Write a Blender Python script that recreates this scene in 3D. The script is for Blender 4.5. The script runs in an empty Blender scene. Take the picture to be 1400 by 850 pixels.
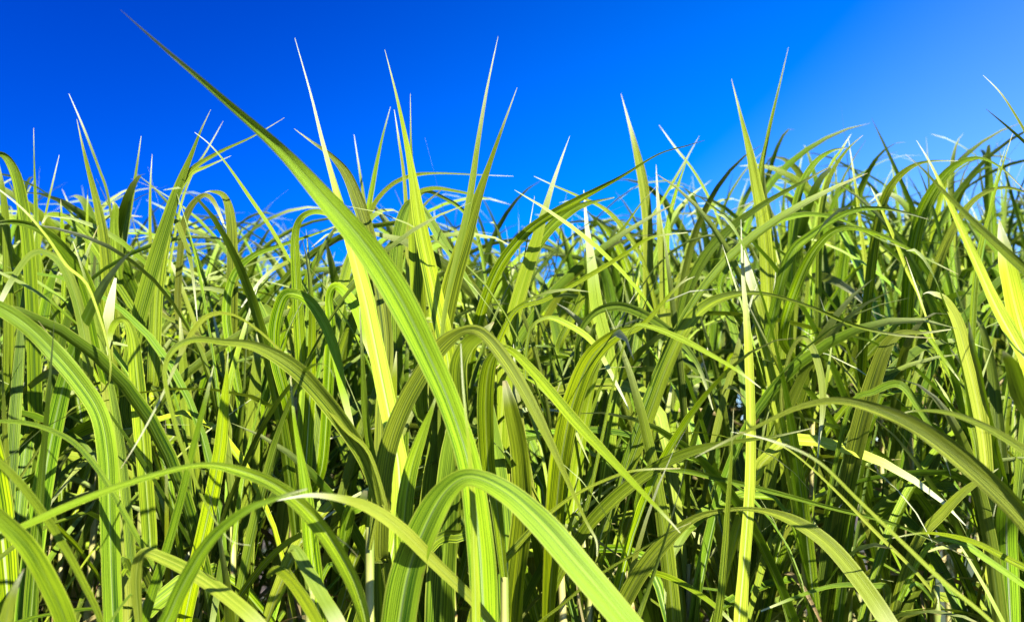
import bpy, math, random
from mathutils import Vector, Matrix, noise
R = math.radians
rng = random.Random(11)
scn = bpy.context.scene
col = scn.collection

# ------------------------------------------------------------------ camera
PITCH = R(8.0); CAMZ = 1.6; F = 35.0 / 36.0 * 1400
CAM = Vector((0, 0, CAMZ))
FWD = Vector((0, math.cos(PITCH), math.sin(PITCH)))
UP = Vector((0, -math.sin(PITCH), math.cos(PITCH)))
RT = Vector((1, 0, 0))
cd = bpy.data.cameras.new('camera'); cam = bpy.data.objects.new('camera', cd); col.objects.link(cam)
cam.location = CAM; cam.rotation_euler = (math.pi/2 + PITCH, 0, 0)
cd.lens = 35; cd.sensor_width = 36; cd.clip_start = 0.05; cd.clip_end = 5000
cd.dof.use_dof = True; cd.dof.focus_distance = 1.6; cd.dof.aperture_fstop = 4.8
scn.camera = cam
def at(x, y, d):
    return CAM + d * (FWD + (x - 700) / F * RT + (425 - y) / F * UP)
def proj(p):
    v = p - CAM; d = v.dot(FWD)
    return 700 + F * v.x / d, 425 - F * v.dot(UP) / d, d

# ------------------------------------------------------------------ light
SUN_EL, SUN_AZ = R(31), R(151)          # azimuth clockwise from +Y: behind the camera, to the right
SUN = Vector((math.sin(SUN_AZ)*math.cos(SUN_EL), math.cos(SUN_AZ)*math.cos(SUN_EL), math.sin(SUN_EL)))
w = bpy.data.worlds.new('World'); scn.world = w; w.use_nodes = True
nt = w.node_tree; nt.nodes.clear()
sky = nt.nodes.new('ShaderNodeTexSky'); sky.sky_type = 'NISHITA'; sky.sun_disc = False
sky.sun_elevation = SUN_EL; sky.sun_rotation = SUN_AZ
sky.altitude = 1500; sky.air_density = 1.0; sky.dust_density = 0.0; sky.ozone_density = 6.0
hs = nt.nodes.new('ShaderNodeHueSaturation'); hs.inputs['Hue'].default_value = 0.515; hs.inputs['Saturation'].default_value = 1.6; hs.inputs['Value'].default_value = 1.0
bg = nt.nodes.new('ShaderNodeBackground'); bg.inputs['Strength'].default_value = 0.06
wo = nt.nodes.new('ShaderNodeOutputWorld')
# clear deep-blue air, paler toward the sun's side and the horizon
tcw = nt.nodes.new('ShaderNodeTexCoord'); dp = nt.nodes.new('ShaderNodeVectorMath'); dp.operation = 'DOT_PRODUCT'
dp.inputs[1].default_value = (0.80, 0.0, -0.55); nt.links.new(tcw.outputs['Generated'], dp.inputs[0])
for sock, lo, hi in (('Saturation', 1.6, 1.16), ('Value', 0.88, 2.15), ('Hue', 0.534, 0.511)):
    mr = nt.nodes.new('ShaderNodeMapRange'); mr.interpolation_type = 'SMOOTHSTEP'
    for k, v_ in enumerate((-0.55, 0.33, lo, hi)): mr.inputs[k+1].default_value = v_
    nt.links.new(dp.outputs['Value'], mr.inputs[0]); nt.links.new(mr.outputs[0], hs.inputs[sock])
nt.links.new(sky.outputs[0], hs.inputs['Color']); nt.links.new(hs.outputs[0], bg.inputs['Color']); nt.links.new(bg.outputs[0], wo.inputs['Surface'])
sl = bpy.data.lights.new('sun', 'SUN'); sl.energy = 5.0; sl.angle = R(0.5); sl.color = (1, 0.955, 0.87)
so = bpy.data.objects.new('sun', sl); col.objects.link(so)
so.rotation_euler = (-SUN).to_track_quat('-Z', 'Y').to_euler()
scn.view_settings.view_transform = 'Standard'; scn.view_settings.look = 'None'
scn.view_settings.exposure = 1.55; scn.view_settings.gamma = 1

# ------------------------------------------------------------------ materials
def N(nt, typ, **kw):
    n = nt.nodes.new(typ)
    for k, v in kw.items(): setattr(n, k, v)
    return n
def math_(nt, op, a, b=None, clamp=False):
    n = nt.nodes.new('ShaderNodeMath'); n.operation = op; n.use_clamp = clamp
    for i, v in enumerate((a, b)):
        if v is None: continue
        if isinstance(v, (int, float)): n.inputs[i].default_value = v
        else: nt.links.new(v, n.inputs[i])
    return n.outputs[0]
def mix(nt, f, a, b):
    n = nt.nodes.new('ShaderNodeMix'); n.data_type = 'RGBA'
    for i, v in ((0, f), (6, a), (7, b)):
        if isinstance(v, tuple): n.inputs[i].default_value = (*v, 1)
        elif isinstance(v, (int, float)): n.inputs[i].default_value = v
        else: nt.links.new(v, n.inputs[i])
    return n.outputs[2]
def mrange(nt, v, a, b, c=0.0, d=1.0):
    n = nt.nodes.new('ShaderNodeMapRange'); n.interpolation_type = 'SMOOTHSTEP'
    nt.links.new(v, n.inputs[0])
    for i, x in enumerate((a, b, c, d)): n.inputs[i+1].default_value = x
    return n.outputs[0]
def leaf_material(name, dark, light, tip, trans, tfac=0.14, rib=0.7, tipstart=0.72, dry=False, var=(0.42, 0.95)):
    m = bpy.data.materials.new(name); m.use_nodes = True; nt = m.node_tree; nt.nodes.clear(); L = nt.links.new
    uv = N(nt, 'ShaderNodeUVMap'); sep = N(nt, 'ShaderNodeSeparateXYZ'); L(uv.outputs[0], sep.inputs[0])
    u, v = sep.outputs[0], sep.outputs[1]
    oi = N(nt, 'ShaderNodeObjectInfo'); rnd = oi.outputs['Random']
    off = math_(nt, 'MULTIPLY', rnd, 57.0)
    def stripes(su, sv, detail):
        c = N(nt, 'ShaderNodeCombineXYZ')
        L(math_(nt, 'MULTIPLY', u, su), c.inputs[0]); L(math_(nt, 'MULTIPLY', v, sv), c.inputs[1]); L(off, c.inputs[2])
        n = N(nt, 'ShaderNodeTexNoise'); n.inputs['Scale'].default_value = 1; n.inputs['Detail'].default_value = detail
        L(c.outputs[0], n.inputs['Vector']); return n.outputs[0]
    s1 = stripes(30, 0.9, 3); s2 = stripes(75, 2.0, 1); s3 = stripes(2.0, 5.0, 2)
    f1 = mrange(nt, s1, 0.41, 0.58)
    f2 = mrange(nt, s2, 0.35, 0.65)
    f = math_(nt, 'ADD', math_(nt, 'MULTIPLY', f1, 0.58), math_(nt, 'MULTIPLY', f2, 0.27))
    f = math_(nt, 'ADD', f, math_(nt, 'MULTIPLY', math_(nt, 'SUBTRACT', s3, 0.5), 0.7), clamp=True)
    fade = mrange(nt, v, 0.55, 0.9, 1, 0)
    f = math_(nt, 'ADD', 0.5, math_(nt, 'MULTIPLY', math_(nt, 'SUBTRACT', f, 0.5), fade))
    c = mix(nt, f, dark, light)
    tc = mix(nt, f, tuple(x*0.55 for x in trans), trans)
    # leaf-to-leaf variation
    hsn = N(nt, 'ShaderNodeHueSaturation'); L(c, hsn.inputs['Color'])
    L(math_(nt, 'ADD', 0.493, math_(nt, 'MULTIPLY', rnd, 0.036)), hsn.inputs['Hue'])
    rv = math_(nt, 'FRACT', math_(nt, 'MULTIPLY', rnd, 7.31))
    L(math_(nt, 'ADD', var[0], math_(nt, 'MULTIPLY', rv, var[1])), hsn.inputs['Value'])
    L(math_(nt, 'ADD', 0.99, math_(nt, 'MULTIPLY', math_(nt, 'FRACT', math_(nt, 'MULTIPLY', rnd, 3.7)), 0.07)), hsn.inputs['Saturation'])
    c = hsn.outputs[0]
    # pale midrib
    du = math_(nt, 'ABSOLUTE', math_(nt, 'SUBTRACT', u, 0.5))
    ribf = math_(nt, 'MULTIPLY', mrange(nt, du, 0.028, 0.06, 1, 0), math_(nt, 'MULTIPLY', mrange(nt, v, 0.1, 0.85, 1, 0.1), rib))
    ribf = math_(nt, 'MULTIPLY', ribf, mrange(nt, rv, 0.35, 0.75, 0.12, 1.0))
    c = mix(nt, ribf, c, (0.50, 0.58, 0.30))
    # yellowing margin, tip colour: straw paled to mimic sun shine, brown on dry leaves
    edge = math_(nt, 'MULTIPLY', mrange(nt, du, 0.44, 0.5), 0.45)
    c = mix(nt, edge, c, (0.42, 0.45, 0.06))
    tf = mrange(nt, math_(nt, 'ADD', v, math_(nt, 'MULTIPLY', math_(nt, 'SUBTRACT', s1, 0.5), 0.0)), tipstart, 0.99)
    c = mix(nt, tf, c, tip)
    if not dry:   # some leaves have dried brown at the very tip
        bt = math_(nt, 'MULTIPLY', mrange(nt, v, 0.93, 0.99, 0, 0.7), mrange(nt, math_(nt, 'FRACT', math_(nt, 'MULTIPLY', rnd, 11.3)), 0.74, 0.8))
        c = mix(nt, bt, c, (0.45, 0.36, 0.14))
    # small brown flecks
    if not dry:
        sp = stripes(9, 34, 2); spf = math_(nt, 'MULTIPLY', math_(nt, 'MULTIPLY', mrange(nt, sp, 0.72, 0.78), 0.5), mrange(nt, v, 0.4, 0.6, 1, 0))
        c = mix(nt, spf, c, (0.22, 0.13, 0.03))
    p = N(nt, 'ShaderNodeBsdfPrincipled'); L(c, p.inputs['Base Color'])
    p.inputs['Roughness'].default_value = 0.5 if not dry else 0.8
    p.inputs['Specular IOR Level'].default_value = 0.22 if not dry else 0.1
    bp = N(nt, 'ShaderNodeBump'); bp.inputs['Strength'].default_value = 0.8; bp.inputs['Distance'].default_value = 0.0015
    L(math_(nt, 'ADD', s1, math_(nt, 'MULTIPLY', s2, 0.5)), bp.inputs['Height']); L(bp.outputs[0], p.inputs['Normal'])
    t = N(nt, 'ShaderNodeBsdfTranslucent'); L(mix(nt, tf, tc, tip), t.inputs['Color'])
    ms = N(nt, 'ShaderNodeMixShader'); ms.inputs[0].default_value = tfac
    L(p.outputs[0], ms.inputs[1]); L(t.outputs[0], ms.inputs[2])
    o = N(nt, 'ShaderNodeOutputMaterial'); L(ms.outputs[0], o.inputs[0])
    return m
TIP = (0.38, 0.44, 0.14)
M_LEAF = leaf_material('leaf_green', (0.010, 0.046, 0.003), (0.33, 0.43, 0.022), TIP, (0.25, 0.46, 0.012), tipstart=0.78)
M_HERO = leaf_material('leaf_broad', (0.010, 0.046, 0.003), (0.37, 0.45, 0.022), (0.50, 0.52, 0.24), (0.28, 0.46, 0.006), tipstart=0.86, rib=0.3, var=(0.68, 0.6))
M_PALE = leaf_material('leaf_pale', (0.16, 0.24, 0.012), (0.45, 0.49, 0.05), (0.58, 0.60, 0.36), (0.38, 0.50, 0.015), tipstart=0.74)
M_DRY = leaf_material('leaf_dry', (0.28, 0.20, 0.08), (0.52, 0.42, 0.20), (0.3, 0.17, 0.08), (0.4, 0.25, 0.08), tfac=0.14, rib=0.2, dry=True)

def stalk_material():
    m = bpy.data.materials.new('stalk'); m.use_nodes = True; nt = m.node_tree; L = nt.links.new
    p = nt.nodes['Principled BSDF']; p.inputs['Roughness'].default_value = 0.5
    tc = N(nt, 'ShaderNodeTexCoord'); mp = N(nt, 'ShaderNodeMapping'); mp.inputs['Scale'].default_value = (90, 90, 5)
    L(tc.outputs['Object'], mp.inputs[0]); n = N(nt, 'ShaderNodeTexNoise'); n.inputs['Scale'].default_value = 1
    L(mp.outputs[0], n.inputs['Vector'])
    oi = N(nt, 'ShaderNodeObjectInfo')
    a = mix(nt, mrange(nt, n.outputs[0], 0.35, 0.65), (0.17, 0.22, 0.03), (0.44, 0.42, 0.12))
    b = mix(nt, mrange(nt, oi.outputs['Random'], 0.2, 1.0, 0, 0.55), a, (0.50, 0.40, 0.16))
    uv = N(nt, 'ShaderNodeUVMap'); sep = N(nt, 'ShaderNodeSeparateXYZ'); L(uv.outputs[0], sep.inputs[0])
    c = mix(nt, math_(nt, 'MULTIPLY', mrange(nt, sep.outputs[0], 0.5, 1.0), 0.7), b, (0.16, 0.06, 0.03))
    L(c, p.inputs['Base Color'])
    return m
M_STALK = stalk_material()

def ground_material():
    m = bpy.data.materials.new('field_soil'); m.use_nodes = True; nt = m.node_tree; L = nt.links.new
    p = nt.nodes['Principled BSDF']; p.inputs['Roughness'].default_value = 0.95
    tc = N(nt, 'ShaderNodeTexCoord'); n = N(nt, 'ShaderNodeTexNoise'); n.inputs['Scale'].default_value = 3; n.inputs['Detail'].default_value = 8
    L(tc.outputs['Object'], n.inputs['Vector'])
    n2 = N(nt, 'ShaderNodeTexNoise'); n2.inputs['Scale'].default_value = 0.35; n2.inputs['Detail'].default_value = 4
    L(tc.outputs['Object'], n2.inputs['Vector'])
    a = mix(nt, mrange(nt, n.outputs[0], 0.35, 0.65), (0.045, 0.030, 0.018), (0.12, 0.085, 0.05))
    b = mix(nt, mrange(nt, n2.outputs[0], 0.42, 0.6), a, (0.05, 0.075, 0.018))
    L(b, p.inputs['Base Color'])
    bp = N(nt, 'ShaderNodeBump'); bp.inputs['Distance'].default_value = 0.05; L(n.outputs[0], bp.inputs['Height']); L(bp.outputs[0], p.inputs['Normal'])
    return m

# ------------------------------------------------------------------ mesh helpers
def ribbon(P, S, Nn, W, across=4, fold=0.16, ripple=0.0, seed=0.0):
    """points, side vectors, normals, widths -> verts, faces, uvs"""
    vs, fs, uvs = [], [], []
    n = len(P); k = across
    for i in range(n):
        v = i / (n - 1)
        for j in range(k + 1):
            u = j / k; a = 2*u - 1
            lift = fold * abs(a) * W[i] * 0.5
            if ripple: lift += ripple * noise.noise((a*1.3 + seed, v*9, seed)) * W[i] * abs(a)
            vs.append(P[i] + S[i]*(a*W[i]*0.5) + Nn[i]*lift)
            uvs.append((u, v))
    for i in range(n - 1):
        for j in range(k):
            a = i*(k+1) + j
            fs.append((a, a+1, a+k+2, a+k+1))
    return vs, fs, uvs
def mesh_from(name, vs, fs, uvs, mat):
    me = bpy.data.meshes.new(name); me.from_pydata([tuple(v) for v in vs], [], fs)
    ul = me.uv_layers.new(name='UVMap')
    for l in me.loops: ul.data[l.index].uv = uvs[l.vertex_index]
    me.materials.append(mat)
    for p in me.polygons: p.use_smooth = True
    me.update(); return me
def tube(path, r0, r1, sides=8, nodes=0.17):
    """stalk: joints with a swollen ring, uv.x is 1 on the ring"""
    pts = []
    L = [0]
    for a, b in zip(path, path[1:]): L.append(L[-1] + (b-a).length)
    tot = L[-1]
    def pos(s):
        for i in range(len(path)-1):
            if s <= L[i+1] or i == len(path)-2:
                return path[i].lerp(path[i+1], (s-L[i])/max(1e-6, L[i+1]-L[i]))
    ss = []
    s = 0
    while s < tot:
        ss += [(s, 1.28, 1), (s+0.008, 1.0, 0.4), (s+nodes*0.5, 0.93, 0), (s+nodes-0.012, 1.0, 0)]
        s += nodes
    ss = [x for x in ss if x[0] < tot-0.005] + [(tot, 0.9, 0)]
    vs, fs, uvs = [], [], []
    for i, (s, k, ring) in enumerate(ss):
        p = pos(s); q = pos(min(tot, s+0.02)); t = (q-p) if (q-p).length > 1e-5 else (path[-1]-path[-2]); t.normalize()
        x = t.cross(Vector((0, 1, 0.01))).normalized(); y = t.cross(x)
        r = (r0 + (r1-r0)*s/tot)*k
        for j in range(sides):
            a = 2*math.pi*j/sides
            vs.append(p + x*(r*math.cos(a)) + y*(r*math.sin(a))); uvs.append((ring, s/tot))
    for i in range(len(ss)-1):
        for j in range(sides):
            a, b = i*sides+j, i*sides+(j+1) % sides
            fs.append((a, b, b+sides, a+sides))
    n = len(vs); fs.append(tuple(range(n-sides, n))); fs.append(tuple(reversed(range(sides))))
    return vs, fs, uvs
def link(name, me, parent=None):
    o = bpy.data.objects.new(name, me); col.objects.link(o)
    if parent: o.parent = parent
    return o
def empty(name, loc):
    o = bpy.data.objects.new(name, None); o.empty_display_size = 0.05; o.location = loc; col.objects.link(o); return o

# ------------------------------------------------------------------ ground
gv, gf = [], []
def gz(x, y):
    return 0.03*noise.noise((x*0.9, y*0.9, 0)) if abs(x) < 30 and abs(y) < 30 else 0.0
xs = [-3000, -600, -120, -30] + [i*0.5 for i in range(-24, 25)] + [30, 120, 600, 3000]
for y in xs:
    for x in xs: gv.append((x, y, gz(x, y)))
n = len(xs)
for j in range(n-1):
    for i in range(n-1): gf.append((j*n+i, j*n+i+1, (j+1)*n+i+1, (j+1)*n+i))
g = bpy.data.meshes.new('ground'); g.from_pydata(gv, [], gf); g.materials.append(ground_material())
for p in g.polygons: p.use_smooth = True
go = link('ground', g); go['kind'] = 'structure'; go['label'] = 'dark brown soil of the field under the tall grass'

# ------------------------------------------------------------------ traced foreground leaves
def cr(p0, p1, p2, p3, t):
    return tuple(0.5*((2*b) + (-a+c)*t + (2*a-5*b+4*c-d)*t*t + (-a+3*b-3*c+d)*t**3) for a, b, c, d in zip(p0, p1, p2, p3))
def hero_mesh(pts, d0, d1, L0, L1, mat, seed):
    # lengths for the depth ramp
    ln = [0]
    for a, b in zip(pts, pts[1:]): ln.append(ln[-1] + math.hypot(a[0]-b[0], a[1]-b[1]))
    full = []
    for p, l in zip(pts, ln):
        d = p[3] if len(p) > 3 else d0 + (d1-d0)*l/ln[-1]
        P = at(p[0], p[1], d); full.append((P.x, P.y, P.z, max(p[2]*(0.68 if p[2] > 18 else 0.48 + 0.20*p[2]/18), 0.4)*d/F))
    q = [full[0]] + full + [full[-1]]
    per = 5; out = []
    for i in range(1, len(q)-2):
        for k in range(per): out.append(cr(q[i-1], q[i], q[i+1], q[i+2], k/per))
    out.append(full[-1])
    P = [Vector(o[:3]) for o in out]; W = [max(0.0006, o[3]) for o in out]
    S, Nn = [], []
    n = len(P)
    for i in range(n):
        t = (P[min(n-1, i+1)] - P[max(0, i-1)]).normalized()
        c = (CAM - P[i]).normalized(); nn = (c - t*c.dot(t)).normalized(); b = t.cross(nn)
        v = i/(n-1)
        lit = (L0 + (L1-L0)*v) + 10*noise.noise((v*3, seed, 0.5))
        ang = R(lit) * max(-1, min(1, b.dot(SUN)*2.5))
        m = Matrix.Rotation(ang, 3, t)
        nn = m @ nn; Nn.append(nn); S.append(t.cross(nn)); W[i] = W[i]/max(0.8, math.cos(ang))
    vs, fs, uvs = ribbon(P, S, Nn, W, across=8, fold=0.24, ripple=0.16, seed=seed)
    return vs, fs, uvs
HERO = []   # (label, stalk foot px x, depth, stalk top px (x,y), leaves)
def H(label, x0, d, top, leaves): HERO.append((label, x0, d, top, leaves))
G, Pm, Br = 'g', 'p', 'b'
# each leaf: (material, depth at base, depth at tip, tilt to the light at base, at tip, [(x, y, width)...] base to tip)
H("tall grass plant with one very long broad leaf leaning up left across the open sky", 662, 1.32, (660, 760), [
 (G, 1.30, 1.12, 45, -50, [(664,900,46),(660,820,54),(655,740,54),(642,640,48),(618,560,46),(588,490,50),(546,405,58),(500,335,52),(440,265,37),(380,200,25),(300,130,15),(220,62,8),(165,14,1)]),
 (G, 1.22, 1.02, -60, 45, [(538,930,70),(546,850,68),(560,775,66),(588,705,60),(615,665,44),(645,652,34),(690,672,44),(735,712,52),(790,775,56),(850,845,54),(920,930,44),(990,1020,20)]),
 (Pm, 1.18, 1.16, 30, 20, [(651,900,17),(650,820,17),(648,760,15),(646,690,14),(640,600,8),(633,530,5),(630,470,2)]),
])
H("grass plant whose dark central leaf folds over and droops right to a curled tan tip", 545, 1.42, (535, 800), [
 (G, 1.40, 1.25, -60, 30, [(520,760,36),(522,690,38),(530,620,38),(550,560,36),(580,505,34),(606,470,34),(635,451,18),(660,455,22),(690,490,27),(720,540,24),(750,600,17),(775,655,11),(800,710,7),(815,738,5),(816,760,2)]),
 (G, 1.40, 1.35, -50, 10, [(560,900,40),(556,800,40),(552,720,36),(560,650,30),(575,600,22),(590,560,10),(600,530,2)]),
 (G, 1.55, 1.5, -40, -30, [(640,720,30),(635,620,34),(630,560,36),(628,500,34),(640,470,30),(660,455,20),(675,440,4)]),
])
H("grass plant right of centre with a slim yellow leaf falling diagonally to the lower right", 705, 1.48, (690, 760), [
 (G, 1.46, 1.2, -30, 40, [(668,640,30),(664,560,34),(668,505,30),(682,478,14),(700,480,15),(735,515,20),(785,575,21),(835,628,17),(880,675,11),(910,706,7),(930,728,2)]),
 (G, 1.55, 1.5, -55, -20, [(700,900,50),(706,800,46),(716,700,40),(712,620,36),(700,560,30),(690,520,10)]),
 (G, 1.5, 1.4, 30, 30, [(640,860,10),(662,800,16),(690,765,15),(730,720,12),(780,680,8),(830,655,7),(870,643,6),(930,640,2)]),
])
H("grass plant with a bright yellow upright blade crossed behind the long leaning leaf", 515, 1.55, (520, 780), [
 (Pm, 1.52, 1.40, 35, 20, [(535,900,36),(530,800,34),(545,700,34),(545,640,35),(538,600,35),(522,520,33),(508,450,32),(497,400,31),(484,350,26),(470,300,19),(456,250,13),(441,195,9),(425,130,5),(403,52,1)]),
 (G, 1.62, 1.7, -35, -10, [(520,640,24),(523,560,26),(530,480,26),(525,420,24),(515,365,26),(504,318,27),(490,275,26),(474,238,20),(452,212,11),(428,195,6),(402,176,1)]),
 (G, 1.45, 1.40, -45, -40, [(512,900,44),(516,840,42),(515,780,40),(516,720,38),(512,640,24),(500,560,16),(495,480,8),(492,420,2)]),
])
H("centre plant with four stiff upright blades in a tight cluster, one almost white", 590, 1.7, (600, 620), [
 (G, 1.66, 1.55, 30, 20, [(625,640,30),(618,540,34),(608,470,34),(594,405,33),(575,315,27),(561,225,15),(544,140,7),(526,68,1)]),
 (Pm, 1.60, 1.50, 35, 35, [(600,540,10),(606,440,11),(622,360,13),(636,300,15),(645,250,14),(653,195,11),(666,120,6),(681,50,1)]),
 (G, 1.68, 1.6, -35, -10, [(600,560,36),(605,460,38),(618,390,38),(634,335,33),(652,275,20),(668,228,12),(685,180,7),(707,120,1)]),
 (G, 1.70, 1.70, -45, -20, [(578,560,26),(576,470,28),(573,400,29),(569,330,27),(565,260,15),(562,200,6),(561,128,1)]),
 (G, 1.85, 1.8, -45, 30, [(545,520,28),(541,430,29),(542,350,28),(550,300,24),(562,277,16),(577,285,14),(600,322,19),(628,365,13),(655,410,7),(668,440,2)]),
 (Pm, 1.9, 1.9, 20, 20, [(560,400,12),(556,300,10),(552,240,8),(545,190,5),(539,150,1)]),
])
H("plant behind the centre cluster with thin blades arching level across the sky to the right", 520, 2.15, (520, 520), [
 (G, 2.1, 2.0, -30, 30, [(495,400,13),(500,320,12),(510,282,11),(535,253,10),(565,240,9),(600,237,5),(650,239,3),(702,241,1)]),
 (Pm, 2.2, 2.2, 20, 20, [(512,420,9),(505,330,9),(497,270,8),(491,230,5),(484,184,1)]),
 (G, 2.1, 2.1, 10, 20, [(498,360,9),(502,300,12),(510,250,11),(521,195,6),(534,146,1)]),
 (G, 2.1, 2.1, 10, 35, [(585,420,10),(560,310,8),(565,270,9),(590,258,10),(625,262,7),(660,270,4),(680,274,1)]),
 (G, 2.2, 2.1, -40, -20, [(560,330,6),(575,265,9),(610,272,9),(640,295,10),(655,330,9),(664,380,8),(668,440,3)]),
])
H("broad-leaved plant at left, its striped leaf arching out of the photo's left edge", 155, 1.42, (152, 780), [
 (G, 1.40, 1.30, 40, -45, [(158,940,36),(155,860,37),(152,780,37),(150,700,38),(147,620,39),(136,565,36),(108,520,37),(72,478,37),(35,443,32),(-5,418,26),(-60,395,14),(-110,390,2)]),
 (Pm, 1.55, 1.6, 30, 20, [(175,860,20),(168,740,24),(160,650,26),(152,580,25),(147,520,24),(146,460,22),(150,420,18),(158,380,6)]),
 (G, 1.60, 1.55, -45, -20, [(205,760,28),(200,660,30),(194,580,31),(187,510,29),(182,462,22),(172,438,12),(158,440,14),(150,460,12),(146,490,2)]),
 (G, 1.48, 1.5, -20, -20, [(180,780,20),(172,680,20),(162,590,18),(150,520,14),(135,450,11),(118,385,8),(100,330,2)]),
])
H("plant with a bright leaf bent sharply down at its left to a hair-fine curled tip", 500, 1.35, (506, 720), [
 (G, 1.34, 1.1, -45, 40, [(520,700,14),(505,640,26),(478,590,32),(440,540,34),(400,500,33),(350,473,20),(305,467,14),(265,464,13),(237,478,13),(225,508,10),(233,555,10),(247,605,9),(268,660,7),(290,705,4),(315,738,2),(342,745,1)]),
 (Pm, 1.32, 1.2, 10, 30, [(530,700,8),(505,620,9),(470,585,9),(425,530,8),(390,487,7),(355,453,6),(320,431,6),(290,430,10),(268,447,12),(248,482,10),(222,540,6),(190,600,4),(165,640,1)]),
])
H("plant with a long narrow leaf in a flat arch reaching the lower left edge", 505, 1.18, (502, 860), [
 (G, 1.18, 1.0, -55, 10, [(505,900,20),(498,840,28),(475,775,34),(432,710,32),(385,668,29),(335,645,23),(275,635,12),(200,652,14),(120,680,15),(60,706,15),(0,734,13),(-60,765,8),(-120,800,2)]),
 (Pm, 1.25, 1.05, -15, 40, [(680,880,12),(655,830,19),(590,765,24),(550,725,27),(510,697,24),(470,683,16),(425,677,10),(378,684,2)]),
 (G, 1.12, 1.0, -35, 20, [(212,910,34),(232,840,30),(258,785,30),(290,735,22),(335,698,17),(378,681,10),(420,668,4)]),
])
H("low plant in the bottom left corner with a broad striped leaf leaning left", 120, 1.12, (110, 880), [
 (G, 1.10, 0.98, 25, -10, [(108,930,32),(90,850,40),(66,795,40),(40,750,38),(10,718,34),(-30,685,28),(-90,650,10)]),
 (G, 1.15, 1.05, -10, 10, [(150,930,12),(138,850,13),(112,792,15),(85,742,16),(52,692,17),(20,652,16),(-10,625,14),(-60,590,4)]),
 (Pm, 1.05, 1.0, 40, 30, [(2,930,26),(8,850,24),(18,810,16),(33,777,1)]),
 (G, 1.35, 1.25, 10, -10, [(220,800,8),(180,720,12),(140,650,13),(105,608,12),(70,588,11),(30,577,10),(-20,576,6),(-60,580,2)]),
])
H("bottom left plant with a short bright blade falling to the lower right", 205, 1.32, (200, 820), [
 (Pm, 1.28, 1.05, -30, 40, [(190,860,14),(186,790,22),(196,756,20),(228,765,24),(270,787,27),(310,815,28),(350,850,28),(400,910,20),(440,960,4)]),
 (G, 1.30, 1.28, -10, -10, [(185,900,16),(205,820,20),(225,760,18),(245,690,16),(262,620,14),(280,550,10),(292,500,2)]),
 (G, 1.5, 1.5, 10, 0, [(240,900,28),(262,800,30),(285,700,30),(300,620,26),(306,560,20),(310,510,8),(312,480,1)]),
])
H("plant at bottom with two short folded leaves beside a striped vertical blade", 425, 1.3, (425, 800), [
 (G, 1.3, 1.3, -20, 10, [(440,900,26),(434,820,32),(425,740,32),(418,670,24),(410,620,14),(402,570,8),(396,500,2)]),
 (Pm, 1.22, 1.12, 30, 30, [(400,760,8),(402,750,20),(420,780,26),(440,815,28),(465,860,28),(500,930,12)]),
 (G, 1.22, 1.05, 20, 20, [(366,790,6),(378,778,16),(402,800,22),(425,835,24),(450,880,18),(480,930,4)]),
 (G, 1.6, 1.5, 10, 20, [(465,780,14),(470,740,22),(478,700,26),(492,690,24),(500,670,10)]),
])
H("plant at the far left with a blade hooked over at the photo's left edge", 20, 1.75, (25, 520), [
 (G, 1.72, 1.6, -30, -30, [(50,640,26),(48,540,27),(45,440,25),(40,350,24),(33,290,23),(22,238,20),(5,212,14),(-15,215,8),(-40,240,2)]),
 (G, 1.75, 1.7, -30, -30, [(10,560,20),(12,440,20),(10,340,17),(5,270,13),(-4,215,3)]),
 (G, 1.6, 1.45, -35, -45, [(150,560,30),(135,460,34),(115,385,33),(82,335,25),(48,310,15),(10,303,11),(-40,315,5)]),
 (Pm, 1.5, 1.4, 0, 30, [(118,520,20),(112,440,20),(90,370,19),(62,345,13),(40,350,13),(18,380,13),(2,410,11),(-14,445,3)]),
 (Pm, 1.45, 1.3, 30, 30, [(150,520,5),(125,402,7),(90,362,7),(65,325,6),(30,285,5),(-20,245,2)]),
 (G, 1.9, 1.9, -20, -10, [(53,420,13),(51,330,12),(49,280,9),(47,230,4),(46,175,1)]),
])
H("upright plant at left whose paired pale and dark points stand highest on that side", 140, 1.9, (145, 520), [
 (G, 1.85, 1.8, -30, -20, [(160,560,26),(155,460,27),(148,380,24),(140,312,18),(129,262,13),(116,212,7),(105,163,1)]),
 (Pm, 2.1, 2.0, 35, 35, [(160,420,7),(156,340,6),(148,270,6),(134,228,6),(114,175,5),(94,128,1)]),
 (Pm, 2.0, 2.0, 35, 35, [(40,420,8),(55,330,7),(64,285,5),(72,250,4),(81,212,1)]),
 (G, 2.0, 1.95, -35, 0, [(165,440,20),(160,360,20),(156,310,17),(158,285,13),(154,276,5)]),
 (G, 2.0, 1.9, -20, 20, [(190,440,14),(150,372,15),(120,325,17),(90,298,13),(68,293,8),(58,305,4)]),
 (G, 1.9, 1.9, 0, 10, [(88,470,10),(88,360,10),(85,310,8),(83,273,1)]),
])
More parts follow.
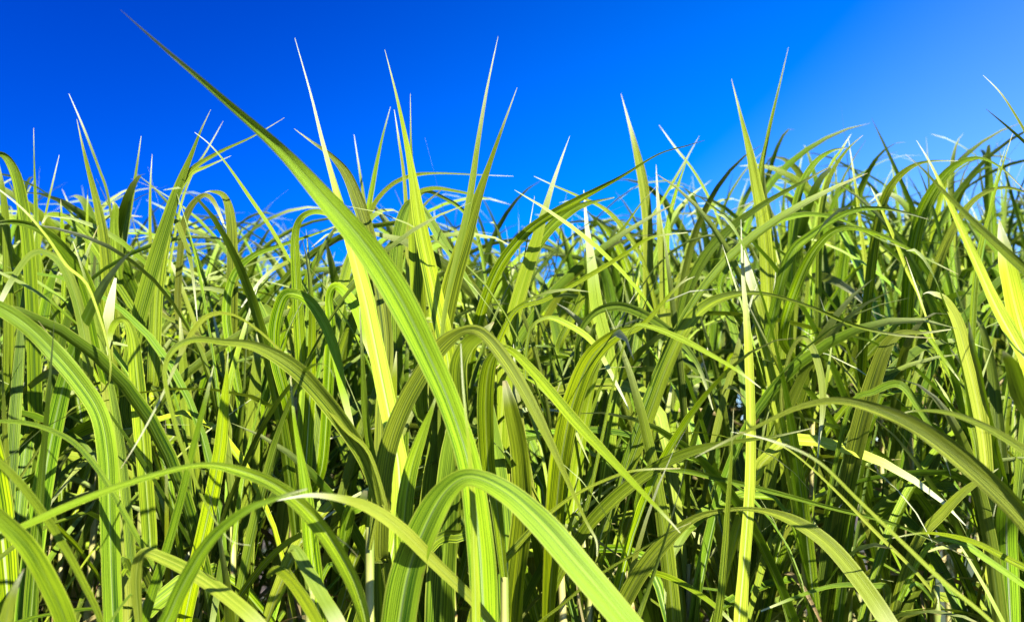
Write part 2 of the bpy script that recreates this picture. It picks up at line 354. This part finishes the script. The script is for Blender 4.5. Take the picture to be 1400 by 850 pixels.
H("leafy plant at upper left whose blades fan out to the upper right", 195, 1.85, (200, 520), [
 (G, 1.80, 1.7, -15, 10, [(170,560,28),(184,460,30),(206,375,31),(229,300,24),(245,252,17),(261,213,10),(274,180,5),(288,150,1)]),
 (G, 1.80, 1.75, -25, 10, [(210,520,24),(215,400,24),(228,320,20),(240,265,16),(262,232,12),(300,208,8),(345,187,4),(389,161,1)]),
 (G, 1.9, 1.9, 0, 20, [(215,420,18),(225,320,18),(238,275,16),(258,240,12),(285,227,6),(316,213,1)]),
 (Pm, 2.1, 2.1, 30, 30, [(225,400,7),(245,290,6),(262,240,5),(283,205,4),(305,166,1)]),
 (G, 2.0, 2.0, 0, 0, [(160,420,13),(168,340,12),(178,285,10),(186,235,6),(193,186,1)]),
 (Pm, 2.0, 2.0, 20, 30, [(208,500,8),(206,400,8),(205,290,7),(206,245,4),(208,211,1)]),
 (G, 2.1, 2.1, 0, 0, [(118,480,8),(118,400,8),(119,310,7),(120,258,1)]),
])
H("upper left plant with two blades bent over like hooks against the sky", 315, 2.0, (315, 520), [
 (G, 1.95, 1.85, -40, 20, [(315,560,22),(317,440,23),(318,350,22),(315,295,19),(306,268,13),(290,262,6),(280,263,1)]),
 (Pm, 2.0, 1.9, -30, 35, [(245,440,14),(248,330,14),(258,288,14),(276,268,11),(290,273,10),(303,300,7),(310,325,1)]),
 (Pm, 1.9, 1.8, 20, 35, [(215,420,10),(225,330,11),(238,302,12),(250,325,11),(260,355,9),(266,400,5),(270,440,1)]),
 (Pm, 1.75, 1.65, 30, 30, [(430,430,6),(400,365,8),(370,312,9),(340,268,8),(310,225,5),(287,198,3),(266,181,1)]),
 (G, 1.9, 1.8, -30, 10, [(330,560,16),(310,440,18),(318,380,16),(345,350,13),(385,335,9),(430,320,6),(470,305,2)]),
])
H("plant with a dark hooked blade in the gap under the long leaning leaf", 405, 1.8, (405, 520), [
 (G, 1.78, 1.6, -40, 30, [(415,560,22),(410,460,23),(405,380,20),(403,330,17),(409,302,14),(428,290,12),(455,296,10),(480,320,3)]),
 (G, 1.7, 1.6, -30, 40, [(440,640,20),(448,540,22),(452,450,20),(450,405,16),(462,392,18),(485,420,22),(500,460,20),(515,510,6)]),
 (G, 1.6, 1.5, -40, 20, [(395,560,20),(375,470,24),(385,410,22),(405,402,20),(430,420,22),(455,470,20),(470,540,16),(490,620,6)]),
 (Pm, 2.1, 2.0, 20, 30, [(380,420,6),(430,370,6),(412,355,8),(390,360,9),(360,380,8),(330,420,3)]),
])
H("plant right of the centre cluster with a broad pale blade ending in a white point", 692, 1.9, (692, 620), [
 (Pm, 1.86, 1.75, 35, 30, [(684,760,32),(683,660,34),(686,560,34),(692,480,32),(702,430,28),(716,380,27),(732,330,22),(746,282,14),(760,238,8),(779,186,1)]),
 (G, 1.85, 1.6, -30, -20, [(640,520,16),(655,440,20),(680,370,22),(715,322,19),(750,295,17),(795,270,14),(850,241,8),(900,211,4),(940,199,3),(963,192,1)]),
 (Pm, 1.8, 1.8, 35, 30, [(706,480,5),(709,410,5),(718,345,4),(731,268,1)]),
 (G, 1.9, 1.8, -35, -10, [(700,460,14),(715,375,20),(745,320,22),(780,288,18),(808,277,9),(840,270,3)]),
 (G, 1.75, 1.65, -15, 20, [(665,520,14),(700,430,12),(745,410,10),(800,380,11),(850,350,9),(890,325,7),(940,318,2)]),
])
H("plant right of centre with a broad dark leaf arching right to a fine raised tip", 765, 1.6, (765, 740), [
 (G, 1.58, 1.45, -55, 10, [(752,860,26),(756,760,34),(764,660,40),(772,600,42),(785,545,41),(808,490,36),(842,458,25),(876,446,13),(905,415,9),(930,388,6),(950,378,1)]),
 (G, 1.5, 1.35, -10, 40, [(800,700,10),(840,520,6),(862,452,6),(885,446,11),(930,463,13),(975,487,10),(1010,508,7),(1040,530,2)]),
 (G, 1.8, 1.6, -30, -10, [(790,560,10),(790,470,12),(810,430,14),(845,418,18),(885,432,18),(925,460,14),(955,500,10),(975,560,3)]),
 (Pm, 1.7, 1.5, -10, 40, [(720,540,10),(722,460,9),(745,435,9),(775,443,13),(810,468,13),(840,520,8),(860,560,2)]),
])
H("plant right of centre with a nearly white upright blade beside a dark bent leaf", 825, 1.95, (822, 680), [
 (Pm, 1.9, 1.9, 35, 30, [(822,860,24),(824,760,24),(826,660,24),(832,600,26),(838,540,24),(830,480,26),(815,420,26),(808,360,20),(802,310,10),(798,260,2)]),
 (G, 1.7, 1.6, -45, -20, [(790,800,14),(826,720,18),(860,640,26),(886,570,29),(912,500,29),(938,445,27),(968,415,22),(1005,402,14),(1050,402,8),(1110,420,8),(1170,445,8),(1230,458,6),(1280,462,1)]),
 (G, 1.6, 1.45, -25, -10, [(750,830,14),(790,740,22),(830,690,26),(885,646,25),(940,618,20),(1000,604,11),(1060,596,6),(1110,585,2)]),
])
H("plant with one wide pale spear standing alone in the sky right of centre", 885, 2.3, (885, 520), [
 (Pm, 2.25, 2.2, 30, 15, [(886,560,20),(886,440,21),(885,360,20),(884,300,20),(877,243,19),(868,200,13),(859,165,7),(849,128,1)]),
 (Pm, 2.5, 2.4, 35, 30, [(870,380,7),(885,310,6),(905,275,7),(930,232,6),(956,186,1)]),
 (Pm, 2.5, 2.4, 35, 35, [(1000,420,6),(990,330,6),(978,290,6),(962,257,7),(944,228,6),(924,203,5),(901,171,1)]),
 (G, 2.1, 2.0, -10, 10, [(765,480,16),(790,420,16),(820,350,14),(850,315,8),(875,280,4),(898,254,1)]),
 (G, 2.2, 2.0, 10, 30, [(900,440,10),(880,360,9),(850,310,11),(825,285,9),(790,268,6),(760,255,4),(730,241,1)]),
 (Pm, 2.2, 2.2, 30, 30, [(912,520,18),(908,420,20),(905,350,18),(900,290,10),(897,225,1)]),
 (G, 2.2, 2.2, 0, 20, [(912,420,12),(912,320,12),(922,270,9),(935,230,4),(942,212,1)]),
])
H("plant with two spears meeting in a narrow V against the sky", 1045, 2.2, (1045, 520), [
 (G, 2.1, 2.0, 25, 15, [(1060,560,26),(1052,440,28),(1046,340,27),(1040,290,25),(1033,250,21),(1024,205,15),(1013,160,8),(1000,108,1)]),
 (G, 2.2, 2.1, -40, -20, [(1045,400,14),(1040,300,14),(1040,240,12),(1048,195,10),(1058,150,7),(1078,65,1)]),
 (G, 2.0, 1.8, -30, -10, [(925,520,20),(935,420,22),(958,360,21),(995,315,17),(1045,278,12),(1095,250,8),(1140,225,2)]),
 (G, 2.0, 1.9, -20, 10, [(1000,420,14),(985,390,14),(1010,340,15),(1050,308,14),(1100,293,11),(1150,300,7),(1200,325,4),(1250,345,1)]),
])
H("plant with a very straight narrow bright blade running the full lower height, right of centre", 1015, 1.6, (1010, 860), [
 (Pm, 1.58, 1.55, 35, 35, [(1004,940,26),(1010,850,27),(1016,780,25),(1022,700,22),(1025,640,20),(1025,560,18),(1023,490,17),(1019,430,13),(1015,370,7),(1013,300,1)]),
 (Pm, 1.9, 1.85, 30, 20, [(1075,700,20),(1070,600,26),(1058,530,28),(1047,470,28),(1036,420,27),(1026,385,20),(1018,340,5)]),
 (G, 1.55, 1.3, -45, 30, [(822,930,26),(838,860,30),(868,795,33),(905,745,30),(950,708,15),(1000,696,9),(1045,698,13),(1090,714,24),(1135,746,30),(1180,800,33),(1222,865,34),(1280,960,20)]),
 (G, 1.5, 1.4, -10, 20, [(955,940,14),(980,850,16),(990,760,14),(996,680,11),(1000,620,6),(1003,560,1)]),
])
H("plant low right of centre with a long level leaf sweeping to the right", 860, 1.75, (860, 780), [
 (G, 1.7, 1.5, -10, -30, [(860,760,10),(880,650,9),(925,642,11),(980,653,12),(1050,670,11),(1130,692,10),(1210,712,9),(1270,735,6),(1330,765,2)]),
 (G, 1.7, 1.5, -10, 35, [(840,860,12),(858,797,12),(890,783,12),(930,796,13),(975,826,11),(1010,860,3)]),
 (G, 1.5, 1.4, 20, 30, [(725,870,7),(770,825,7),(820,785,7),(870,755,6),(910,730,4),(945,714,1)]),
 (G, 1.9, 1.8, -30, -10, [(900,900,26),(890,820,28),(880,740,26),(872,680,20),(868,620,6)]),
])
H("plant outside the right edge whose widest striped leaf arches into the lower right corner", 1500, 1.15, (1500, 860), [
 (G, 1.15, 1.2, -20, -20, [(1480,840,30),(1440,760,42),(1395,702,42),(1335,643,40),(1270,592,34),(1210,562,24),(1150,547,16),(1095,555,12),(1040,580,9),(990,604,6),(950,625,1)]),
 (G, 1.25, 1.2, 0, 10, [(1490,780,20),(1440,650,20),(1400,615,18),(1350,585,15),(1300,565,11),(1255,561,5),(1230,566,1)]),
 (Pm, 1.15, 1.05, 30, 30, [(1450,960,10),(1390,890,9),(1350,845,9),(1290,795,9),(1230,738,8),(1170,680,7),(1120,632,6),(1070,607,4),(1010,590,1)]),
 (G, 1.3, 1.3, 0, 0, [(1490,820,16),(1430,790,16),(1380,765,14),(1330,740,12),(1270,728,6),(1220,735,2)]),
])
H("plant at the right edge with a wide pale blade and a dark folded leaf", 1420, 1.45, (1425, 640), [
 (Pm, 1.42, 1.4, 35, 25, [(1440,640,46),(1420,540,50),(1402,470,48),(1388,420,42),(1377,370,34),(1370,330,20),(1366,300,2)]),
 (Pm, 1.38, 1.3, 35, 35, [(1440,560,20),(1395,480,26),(1362,420,24),(1335,360,18),(1308,300,13),(1285,250,8),(1270,220,5),(1253,192,1)]),
 (G, 1.3, 1.2, 10, 20, [(1460,420,18),(1420,385,20),(1375,345,18),(1330,302,14),(1290,262,9),(1262,232,5),(1238,211,1)]),
 (G, 1.25, 1.2, -20, -60, [(1440,700,20),(1425,600,34),(1400,540,40),(1385,495,30),(1372,480,6)]),
 (Pm, 1.5, 1.5, 35, 35, [(1480,340,10),(1430,235,10),(1398,175,7),(1370,130,4),(1344,103,1)]),
 (G, 1.6, 1.6, -40, -20, [(1470,290,10),(1420,215,9),(1385,180,6),(1348,149,1)]),
])
H("plant near the right edge with a bright upright blade bent left at its top", 1340, 1.75, (1345, 700), [
 (Pm, 1.72, 1.7, 35, 30, [(1350,760,20),(1348,640,24),(1338,560,27),(1322,490,26),(1308,440,22),(1290,410,16),(1272,400,6),(1262,402,1)]),
 (G, 1.8, 1.8, -20, 10, [(1325,560,14),(1330,440,14),(1338,350,12),(1352,295,8),(1368,235,5),(1386,178,1)]),
 (G, 1.75, 1.7, -45, -45, [(1390,800,26),(1375,680,28),(1352,580,26),(1335,500,20),(1325,440,4)]),
])
H("upper right plant with a wide dark leaf curving over to a trailing tip", 1240, 2.2, (1240, 560), [
 (G, 2.15, 1.9, -40, 0, [(1238,560,24),(1240,440,25),(1248,350,26),(1262,290,24),(1285,248,19),(1310,224,14),(1340,216,7),(1372,232,5),(1402,262,2)]),
 (G, 2.1, 1.9, -35, 0, [(1180,520,18),(1188,400,20),(1200,310,18),(1215,260,16),(1240,232,12),(1268,221,6),(1310,220,2)]),
 (G, 2.1, 2.0, -35, -10, [(1260,480,20),(1275,390,20),(1300,320,17),(1330,275,12),(1365,257,8),(1400,262,5),(1430,280,1)]),
 (Pm, 2.0, 1.9, 30, 30, [(1260,420,6),(1240,370,8),(1220,320,8),(1200,275,5),(1190,255,1)]),
])
H("upper right plant with dark blades arching together right of the V of spears", 1110, 2.2, (1110, 560), [
 (G, 2.1, 2.0, -40, -10, [(1080,520,18),(1082,400,19),(1086,310,18),(1094,260,16),(1112,225,13),(1135,207,8),(1158,202,2)]),
 (G, 2.1, 2.0, -35, -10, [(1118,480,13),(1120,360,13),(1125,280,12),(1138,235,10),(1158,205,6),(1180,185,1)]),
 (G, 1.9, 1.7, -35, -10, [(1040,520,16),(1060,420,20),(1080,350,20),(1110,320,16),(1160,290,12),(1210,285,8),(1270,300,2)]),
 (G, 1.8, 1.6, -35, 20, [(1070,460,18),(1090,390,22),(1115,340,18),(1150,312,13),(1200,320,9),(1260,350,6),(1310,375,1)]),
 (Pm, 2.3, 2.3, 30, 30, [(1110,340,6),(1130,240,7),(1150,205,6),(1164,183,1)]),
 (Pm, 2.3, 2.3, 30, 30, [(1185,420,12),(1175,300,8),(1168,245,6),(1160,190,1)]),
])
H("right-hand plant with a dark broad folded leaf leaning right above small drooping tips", 1160, 1.8, (1150, 700), [
 (G, 1.75, 1.6, -35, 10, [(1125,900,26),(1140,780,30),(1158,670,34),(1178,580,36),(1198,510,32),(1214,470,24),(1235,455,14),(1262,455,7),(1300,450,3)]),
 (Pm, 1.7, 1.6, 0, 35, [(1070,560,10),(1078,490,9),(1095,462,10),(1110,475,14),(1122,515,15),(1124,560,12),(1120,600,6),(1118,625,1)]),
 (G, 1.8, 1.7, -10, 30, [(1190,560,8),(1215,460,10),(1240,438,12),(1262,452,11),(1290,490,8),(1312,520,2)]),
 (G, 1.6, 1.5, -30, 20, [(1130,700,10),(1160,560,10),(1195,535,14),(1230,525,16),(1258,560,14),(1285,610,8),(1300,650,1)]),
 (Pm, 1.6, 1.4, 10, 35, [(1280,820,8),(1190,720,8),(1110,640,5),(1060,605,4),(1000,590,1)]),
])
H("low plant in the lower right corner with a short thick level blade", 1290, 1.7, (1280, 800), [
 (G, 1.6, 1.5, -10, 30, [(1230,820,12),(1270,745,12),(1310,740,14),(1350,765,14),(1400,800,12),(1450,840,3)]),
 (G, 1.6, 1.5, -30, -10, [(1200,900,14),(1215,810,12),(1190,800,12),(1140,800,10),(1090,815,8),(1040,835,4)]),
 (G, 1.65, 1.6, -20, 10, [(1220,860,18),(1250,750,20),(1290,700,20),(1320,670,16),(1350,650,8),(1365,640,1)]),
])
H("grass plant hidden low in the centre, only its wide shaded upright blades showing", 622, 1.68, (618, 800), [
 (G, 1.64, 1.62, -25, -25, [(600,940,60),(604,820,60),(610,720,54),(618,630,44),(626,560,24),(630,520,4)]),
 (G, 1.70, 1.68, 20, 20, [(566,940,48),(572,820,48),(582,720,42),(590,640,30),(597,570,12),(600,540,2)]),
 (G, 1.60, 1.60, 35, 20, [(690,940,52),(688,820,52),(684,720,46),(678,640,38),(670,570,22),(664,510,3)]),
 (Pm, 1.75, 1.75, 35, 30, [(730,940,34),(732,820,34),(722,700,32),(710,600,26),(704,520,10),(702,470,1)]),
 (G, 1.72, 1.7, 35, 20, [(505,940,44),(512,820,44),(522,700,40),(530,600,30),(538,520,14),(542,480,2)]),
])
H("grass plant low left of centre with tall wide blades standing beside the flat arching leaf", 330, 1.9, (330, 800), [
 (G, 1.85, 1.85, 30, 20, [(330,940,36),(332,800,38),(338,680,36),(345,580,30),(350,500,18),(352,450,3)]),
 (G, 1.88, 1.85, -30, -20, [(285,940,34),(280,800,36),(268,680,34),(258,580,28),(250,490,16),(246,430,2)]),
 (Pm, 1.9, 1.85, 30, 20, [(375,900,26),(380,780,28),(392,660,28),(408,560,24),(420,480,14),(428,430,2)]),
])

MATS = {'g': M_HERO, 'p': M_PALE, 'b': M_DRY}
hero_feet = []
for hi, (label, x0, d, top, leaves) in enumerate(HERO):
    T = at(top[0], top[1], d)
    lean = Vector((rng.uniform(-.06, .06), rng.uniform(-.02, .10), 0))
    foot = Vector((T.x, T.y, 0)) + lean; foot.z = 0
    root = empty('grass_plant', foot)
    root['label'] = label; root['category'] = 'grass plant'; root['group'] = 'tall grass plants of the field'
    hero_feet.append(foot)
    path = [Vector((0, 0, -0.03)), (T-foot)*0.35 + Vector((lean.x*.15, 0, 0)), (T-foot)*0.7, T-foot]
    vs, fs, uvs = tube(path, 0.0105, 0.006, sides=10)
    link('stalk', mesh_from('stalk', vs, fs, uvs, M_STALK), root)
    for li, (mt, d0, d1, L0, L1, pts) in enumerate(leaves):
        pts = list(pts)
        # sheath: run the leaf down onto its stalk
        b = pts[0]; Bp = at(b[0], b[1], d0)
        if Bp.z > T.z - 0.02:
            az = T.z - 0.03
        else:
            az = max(0.3, Bp.z - 0.18)
        k = max(0, min(1, az / T.z)); A = foot.lerp(T, k)
        ax, ay, ad = proj(A)
        dist = (A - Bp).length
        if dist > 0.03:
            mx, my, md = proj(A.lerp(Bp, 0.55) + Vector((0, 0, 0.03)))
            pts = [(ax, ay, max(8, b[2]*0.5), ad - 0.012), (mx, my, b[2]*0.8, md - 0.006), (b[0], b[1], b[2], d0)] + pts[1:]
            # keep the depth ramp of the traced part
            tl = [0]
            q = pts[2:]
            for a_, b_ in zip(q, q[1:]): tl.append(tl[-1] + math.hypot(a_[0]-b_[0], a_[1]-b_[1]))
            pts = pts[:2] + [(p[0], p[1], p[2], d0 + (d1-d0)*l/tl[-1]) for p, l in zip(q, tl)]
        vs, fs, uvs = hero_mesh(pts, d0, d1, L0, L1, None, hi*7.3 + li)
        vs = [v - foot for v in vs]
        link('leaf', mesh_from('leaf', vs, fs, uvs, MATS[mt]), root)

# ------------------------------------------------------------------ grown plants
def grow_leaf(base, az, length, width, th0, bend, power, kink, twist, r, segs=16, across=4):
    P, S, Nn, W = [], [], [], []
    p = Vector(base); seed = r.uniform(0, 100); ds = length/segs
    tw0 = r.uniform(-.3, .3); azd = r.uniform(-.5, .5); wav = r.uniform(0.06, 0.22)
    kp = r.uniform(0.3, 0.6)
    for i in range(segs+1):
        s = i/segs
        th = th0 + bend*s**power + wav*noise.noise((s*3, seed, 0)) * s
        if kink: th += kink / (1 + math.exp(-(s-kp)*55))
        th = min(th, R(176))
        a = az + azd*s*s
        rad = Vector((math.cos(a), math.sin(a), 0)); t = rad*math.sin(th) + Vector((0, 0, math.cos(th)))
        side = Vector((-math.sin(a), math.cos(a), 0)); nn = side.cross(t)*-1   # upper face
        nn = t.cross(side)
        if nn.dot(Vector((0,0,1))*math.sin(th) - rad*math.cos(th)) < 0: nn = -nn
        m = Matrix.Rotation(tw0*s*2 + twist*s**1.3, 3, t)
        P.append(p.copy()); S.append(m @ side); Nn.append(m @ nn)
        wd = width*(0.62+0.38*min(1, s/0.22))*max(0.0, 1-s**2.9)**0.95
        if s < 0.03: wd *= 0.8
        W.append(max(wd, 0.0007)); p += t*ds
    return ribbon(P, S, Nn, W, across=across, fold=r.uniform(.12, .34), ripple=.12, seed=seed)
def make_proto(i, r):
    """list of (part name, mesh, is_stalk); built upright with its foot at the origin"""
    Ht = r.uniform(1.42, 1.58); parts = []
    lx, ly = r.uniform(-.1, .1), r.uniform(-.1, .1)
    def sp(z): k = z/Ht; return Vector((lx*k*k, ly*k*k, z))
    path = [sp(Ht*k/6) for k in range(7)]; path[0].z = -0.03
    vs, fs, uvs = tube(path, r.uniform(.010, .014), .0065)
    parts.append(('stalk', mesh_from('stalk', vs, fs, uvs, M_STALK)))
    nl = r.randint(12, 14); az = r.uniform(0, 2*math.pi)
    for k in range(nl):
        q = k/(nl-1)
        z = Ht*(0.48 + 0.52*q**0.85)
        az += math.pi + r.uniform(-.55, .55)
        if q > 0.86:    # young upright blades
            a = (r.uniform(.40, .62), r.uniform(.012, .025), R(r.uniform(2, 12)), R(r.uniform(5, 40)), 2.0, 0)
        elif q > 0.3:
            a = (r.uniform(.75, 1.05), r.uniform(.024, .042), R(r.uniform(4, 16)), R(r.uniform(55, 140)), r.uniform(1.6, 3.0), R(60) if r.random() < .3 else 0)
        else:
            a = (r.uniform(.75, 1.0), r.uniform(.026, .042), R(r.uniform(3, 14)), R(r.uniform(15, 110)), r.uniform(1.8, 3.2), R(60) if r.random() < .25 else 0)
        vs, fs, uvs = grow_leaf(sp(z), az, *a, r.uniform(-1.3, 1.3), r)
        parts.append(('leaf', mesh_from('leaf', vs, fs, uvs, M_PALE if r.random() < .22 else M_LEAF)))
    for k in range(4):      # thin side-shoot blades
        vs, fs, uvs = grow_leaf(sp(Ht*r.uniform(.5, .95)), r.uniform(0, 6.28), r.uniform(.55, .95), r.uniform(.006, .012), R(r.uniform(8, 40)), R(r.uniform(5, 80)), r.uniform(1, 2), R(60) if r.random() < .2 else 0, r.uniform(-2, 2), r, across=2)
        parts.append(('leaf', mesh_from('leaf', vs, fs, uvs, M_PALE if r.random() < .3 else M_LEAF)))
    for k in range(3):
        vs, fs, uvs = grow_leaf(sp(Ht*r.uniform(.4, .85)), r.uniform(0, 6.28), r.uniform(.45, .7), r.uniform(.010, .018), R(25), R(120), 1.0, 0, r.uniform(-4, 4), r)
        parts.append(('dried_leaf', mesh_from('dried_leaf', vs, fs, uvs, M_DRY)))
    return Ht, parts
NP = 16
protos = [make_proto(i, random.Random(100+i)) for i in range(NP)]

# skyline of the arching leaves in the photograph: (pixel x, pixel y)
SKY = [(-400,330),(0,335),(200,340),(330,385),(480,375),(560,345),(700,350),(860,345),(950,315),(1100,275),(1250,262),(1400,265),(1800,265)]
def skyline(x):
    for (a, b), (c, d) in zip(SKY, SKY[1:]):
        if a <= x <= c: return b + (d-b)*(x-a)/(c-a)
    return 300
def near(x):   # nearest depth of the grown plants at this image column
    return 1.85 + 0.42*max(0, min(1, (x-750)/400))
def spots(n, dmin, dmax, r, minsep, taken, margin):
    out = []; tries = 0
    while len(out) < n and tries < 60000:
        tries += 1
        y = dmin + (dmax-dmin)*r.random()**0.85
        hw = y*0.5143*1.0 + margin
        x = r.uniform(-hw, hw)
        px = 700 + F*x/(y*math.cos(PITCH))
        if y < near(px): continue
        if all((x-a)**2+(y-b)**2 > minsep**2 for a, b in taken):
            taken.append((x, y)); out.append((x, y, px))
    return out
taken = [(f.x, f.y) for f in hero_feet]
r2 = random.Random(5)
low = []
while len(low) < 34:      # short young plants filling the front
    y = r2.uniform(1.62, 2.1); x = r2.uniform(-y*0.5143-0.15, y*0.5143+0.15)
    if all((x-a)**2+(y-c)**2 > 0.1**2 for a, c in taken):
        taken.append((x, y)); low.append((x, y, 700 + F*x/(y*math.cos(PITCH))))
pl = spots(300-len(HERO)-len(low), 1.85, 4.6, r2, 0.125, taken, 0.35) + low
lowset = set(low)
pl.sort(key=lambda s: s[1])
print('individual grown plants', len(pl))
def plant_height(x, y, px, r, Ht):
    """height to add to the stalk so that the arching leaves end at the skyline"""
    d = y*math.cos(PITCH)
    ztop = CAMZ + d*(math.sin(PITCH) + (425-(skyline(px)+r.uniform(-12, 30)))/F*math.cos(PITCH))
    arch = Ht + 0.42
    return max(-0.45, min(0.6, min(ztop, 2.6+r.uniform(-.12,.12)) - arch))
DEPTH = [(2.6, 'just behind the foreground leaves'), (3.4, 'in the middle rows'), (9, 'in the back rows')]
SIDE = [(350, 'far left'), (700, 'left of centre'), (1050, 'right of centre'), (9999, 'far right')]
def overshoot(parts, x, y, rot, s, dz):
    worst = 0
    m = rot.to_matrix()
    for nm, me in parts:
        if nm == 'stalk': continue
        vs = me.vertices; n_ = len(vs)
        for k in range(2, n_, 10):
            c = vs[k].co; q = m @ Vector((c.x*s, c.y*s, c.z + dz)); q.x += x; q.y += y
            a_, b_, d_ = proj(q)
            if d_ > 0.2: worst = max(worst, ((skyline(a_) - 100) - b_) * d_/F)
    return worst
for i, (x, y, px) in enumerate(pl):
    Ht, parts = protos[(i*7 + r2.randint(0, 3)) % NP]
    dz = plant_height(x, y, px, r2, Ht)
    young = (x, y, px) in lowset
    if young:
        dz = max(-0.7, CAMZ + y*(math.sin(PITCH) + (425-r2.uniform(430, 560))/F*math.cos(PITCH)) - Ht - 0.36)
    root = empty('grass_plant', (x, y, gz(x, y)))
    sc = r2.uniform(.94, 1.06) * (1.0 if px < 750 else 0.9); root.scale = (sc, sc, 1.0)
    best = None
    for k in range(8):
        root.rotation_euler = (r2.uniform(-.05, .05), r2.uniform(-.05, .05), r2.uniform(0, 2*math.pi))
        ov = overshoot(parts, x, y, root.rotation_euler, sc, dz)
        if best is None or ov < best[0]: best = (ov, root.rotation_euler.copy())
        if ov <= 0: break
    root.rotation_euler = best[1]; dz -= min(0.45, best[0])
    root['label'] = ('short young grass plant low among the foreground leaves' if young else 'slender leafy grass plant ' + next(t for m, t in DEPTH if y < m)) + ', ' + next(t for m, t in SIDE if px < m)
    root['category'] = 'grass plant'; root['group'] = 'tall grass plants of the field'
    for nm, me in parts:
        o = link(nm, me, root)
        if nm == 'stalk': o.scale = (1, 1, (Ht+dz)/Ht)
        else: o.location = (0, 0, dz)
# the plants past the first 300: one mass
bv, bf, bu, bm = [], [], [], []
r3 = random.Random(9)
mats = [M_LEAF, M_PALE, M_STALK, M_DRY]
for (x, y, px) in spots(150, 4.3, 6.6, r3, 0.16, taken, 0.9):
    Ht, parts = protos[r3.randrange(NP)]
    dz = plant_height(x, y, px, r3, Ht)
    rot = Matrix.Rotation(r3.uniform(0, 6.28), 3, 'Z')
    for nm, me in parts:
        k = len(bv); mi = mats.index(me.materials[0])
        for v in me.vertices:
            c = v.co.copy()
            if nm == 'stalk': c.z *= (Ht+dz)/Ht
            else: c.z += dz
            bv.append(tuple(rot @ c + Vector((x, y, 0))))
        ul = me.uv_layers[0].data; vu = {}
        for l in me.loops: vu[l.vertex_index] = tuple(ul[l.index].uv)
        bu += [vu[q] for q in range(len(me.vertices))]
        for p in me.polygons: bf.append(tuple(k+q for q in p.vertices)); bm.append(mi)
me = bpy.data.meshes.new('far_grass'); me.from_pydata(bv, [], bf)
ul = me.uv_layers.new(name='UVMap')
for l in me.loops: ul.data[l.index].uv = bu[l.vertex_index]
for m in mats: me.materials.append(m)
for p, mi in zip(me.polygons, bm): p.material_index = mi; p.use_smooth = True
fo = link('far_grass', me); fo['kind'] = 'stuff'; fo['label'] = 'dense mass of tall grass at the back of the field'; fo['category'] = 'grass'

scn.render.engine = 'CYCLES'
scn.cycles.max_bounces = 6; scn.cycles.diffuse_bounces = 1; scn.cycles.transmission_bounces = 4; scn.cycles.glossy_bounces = 2
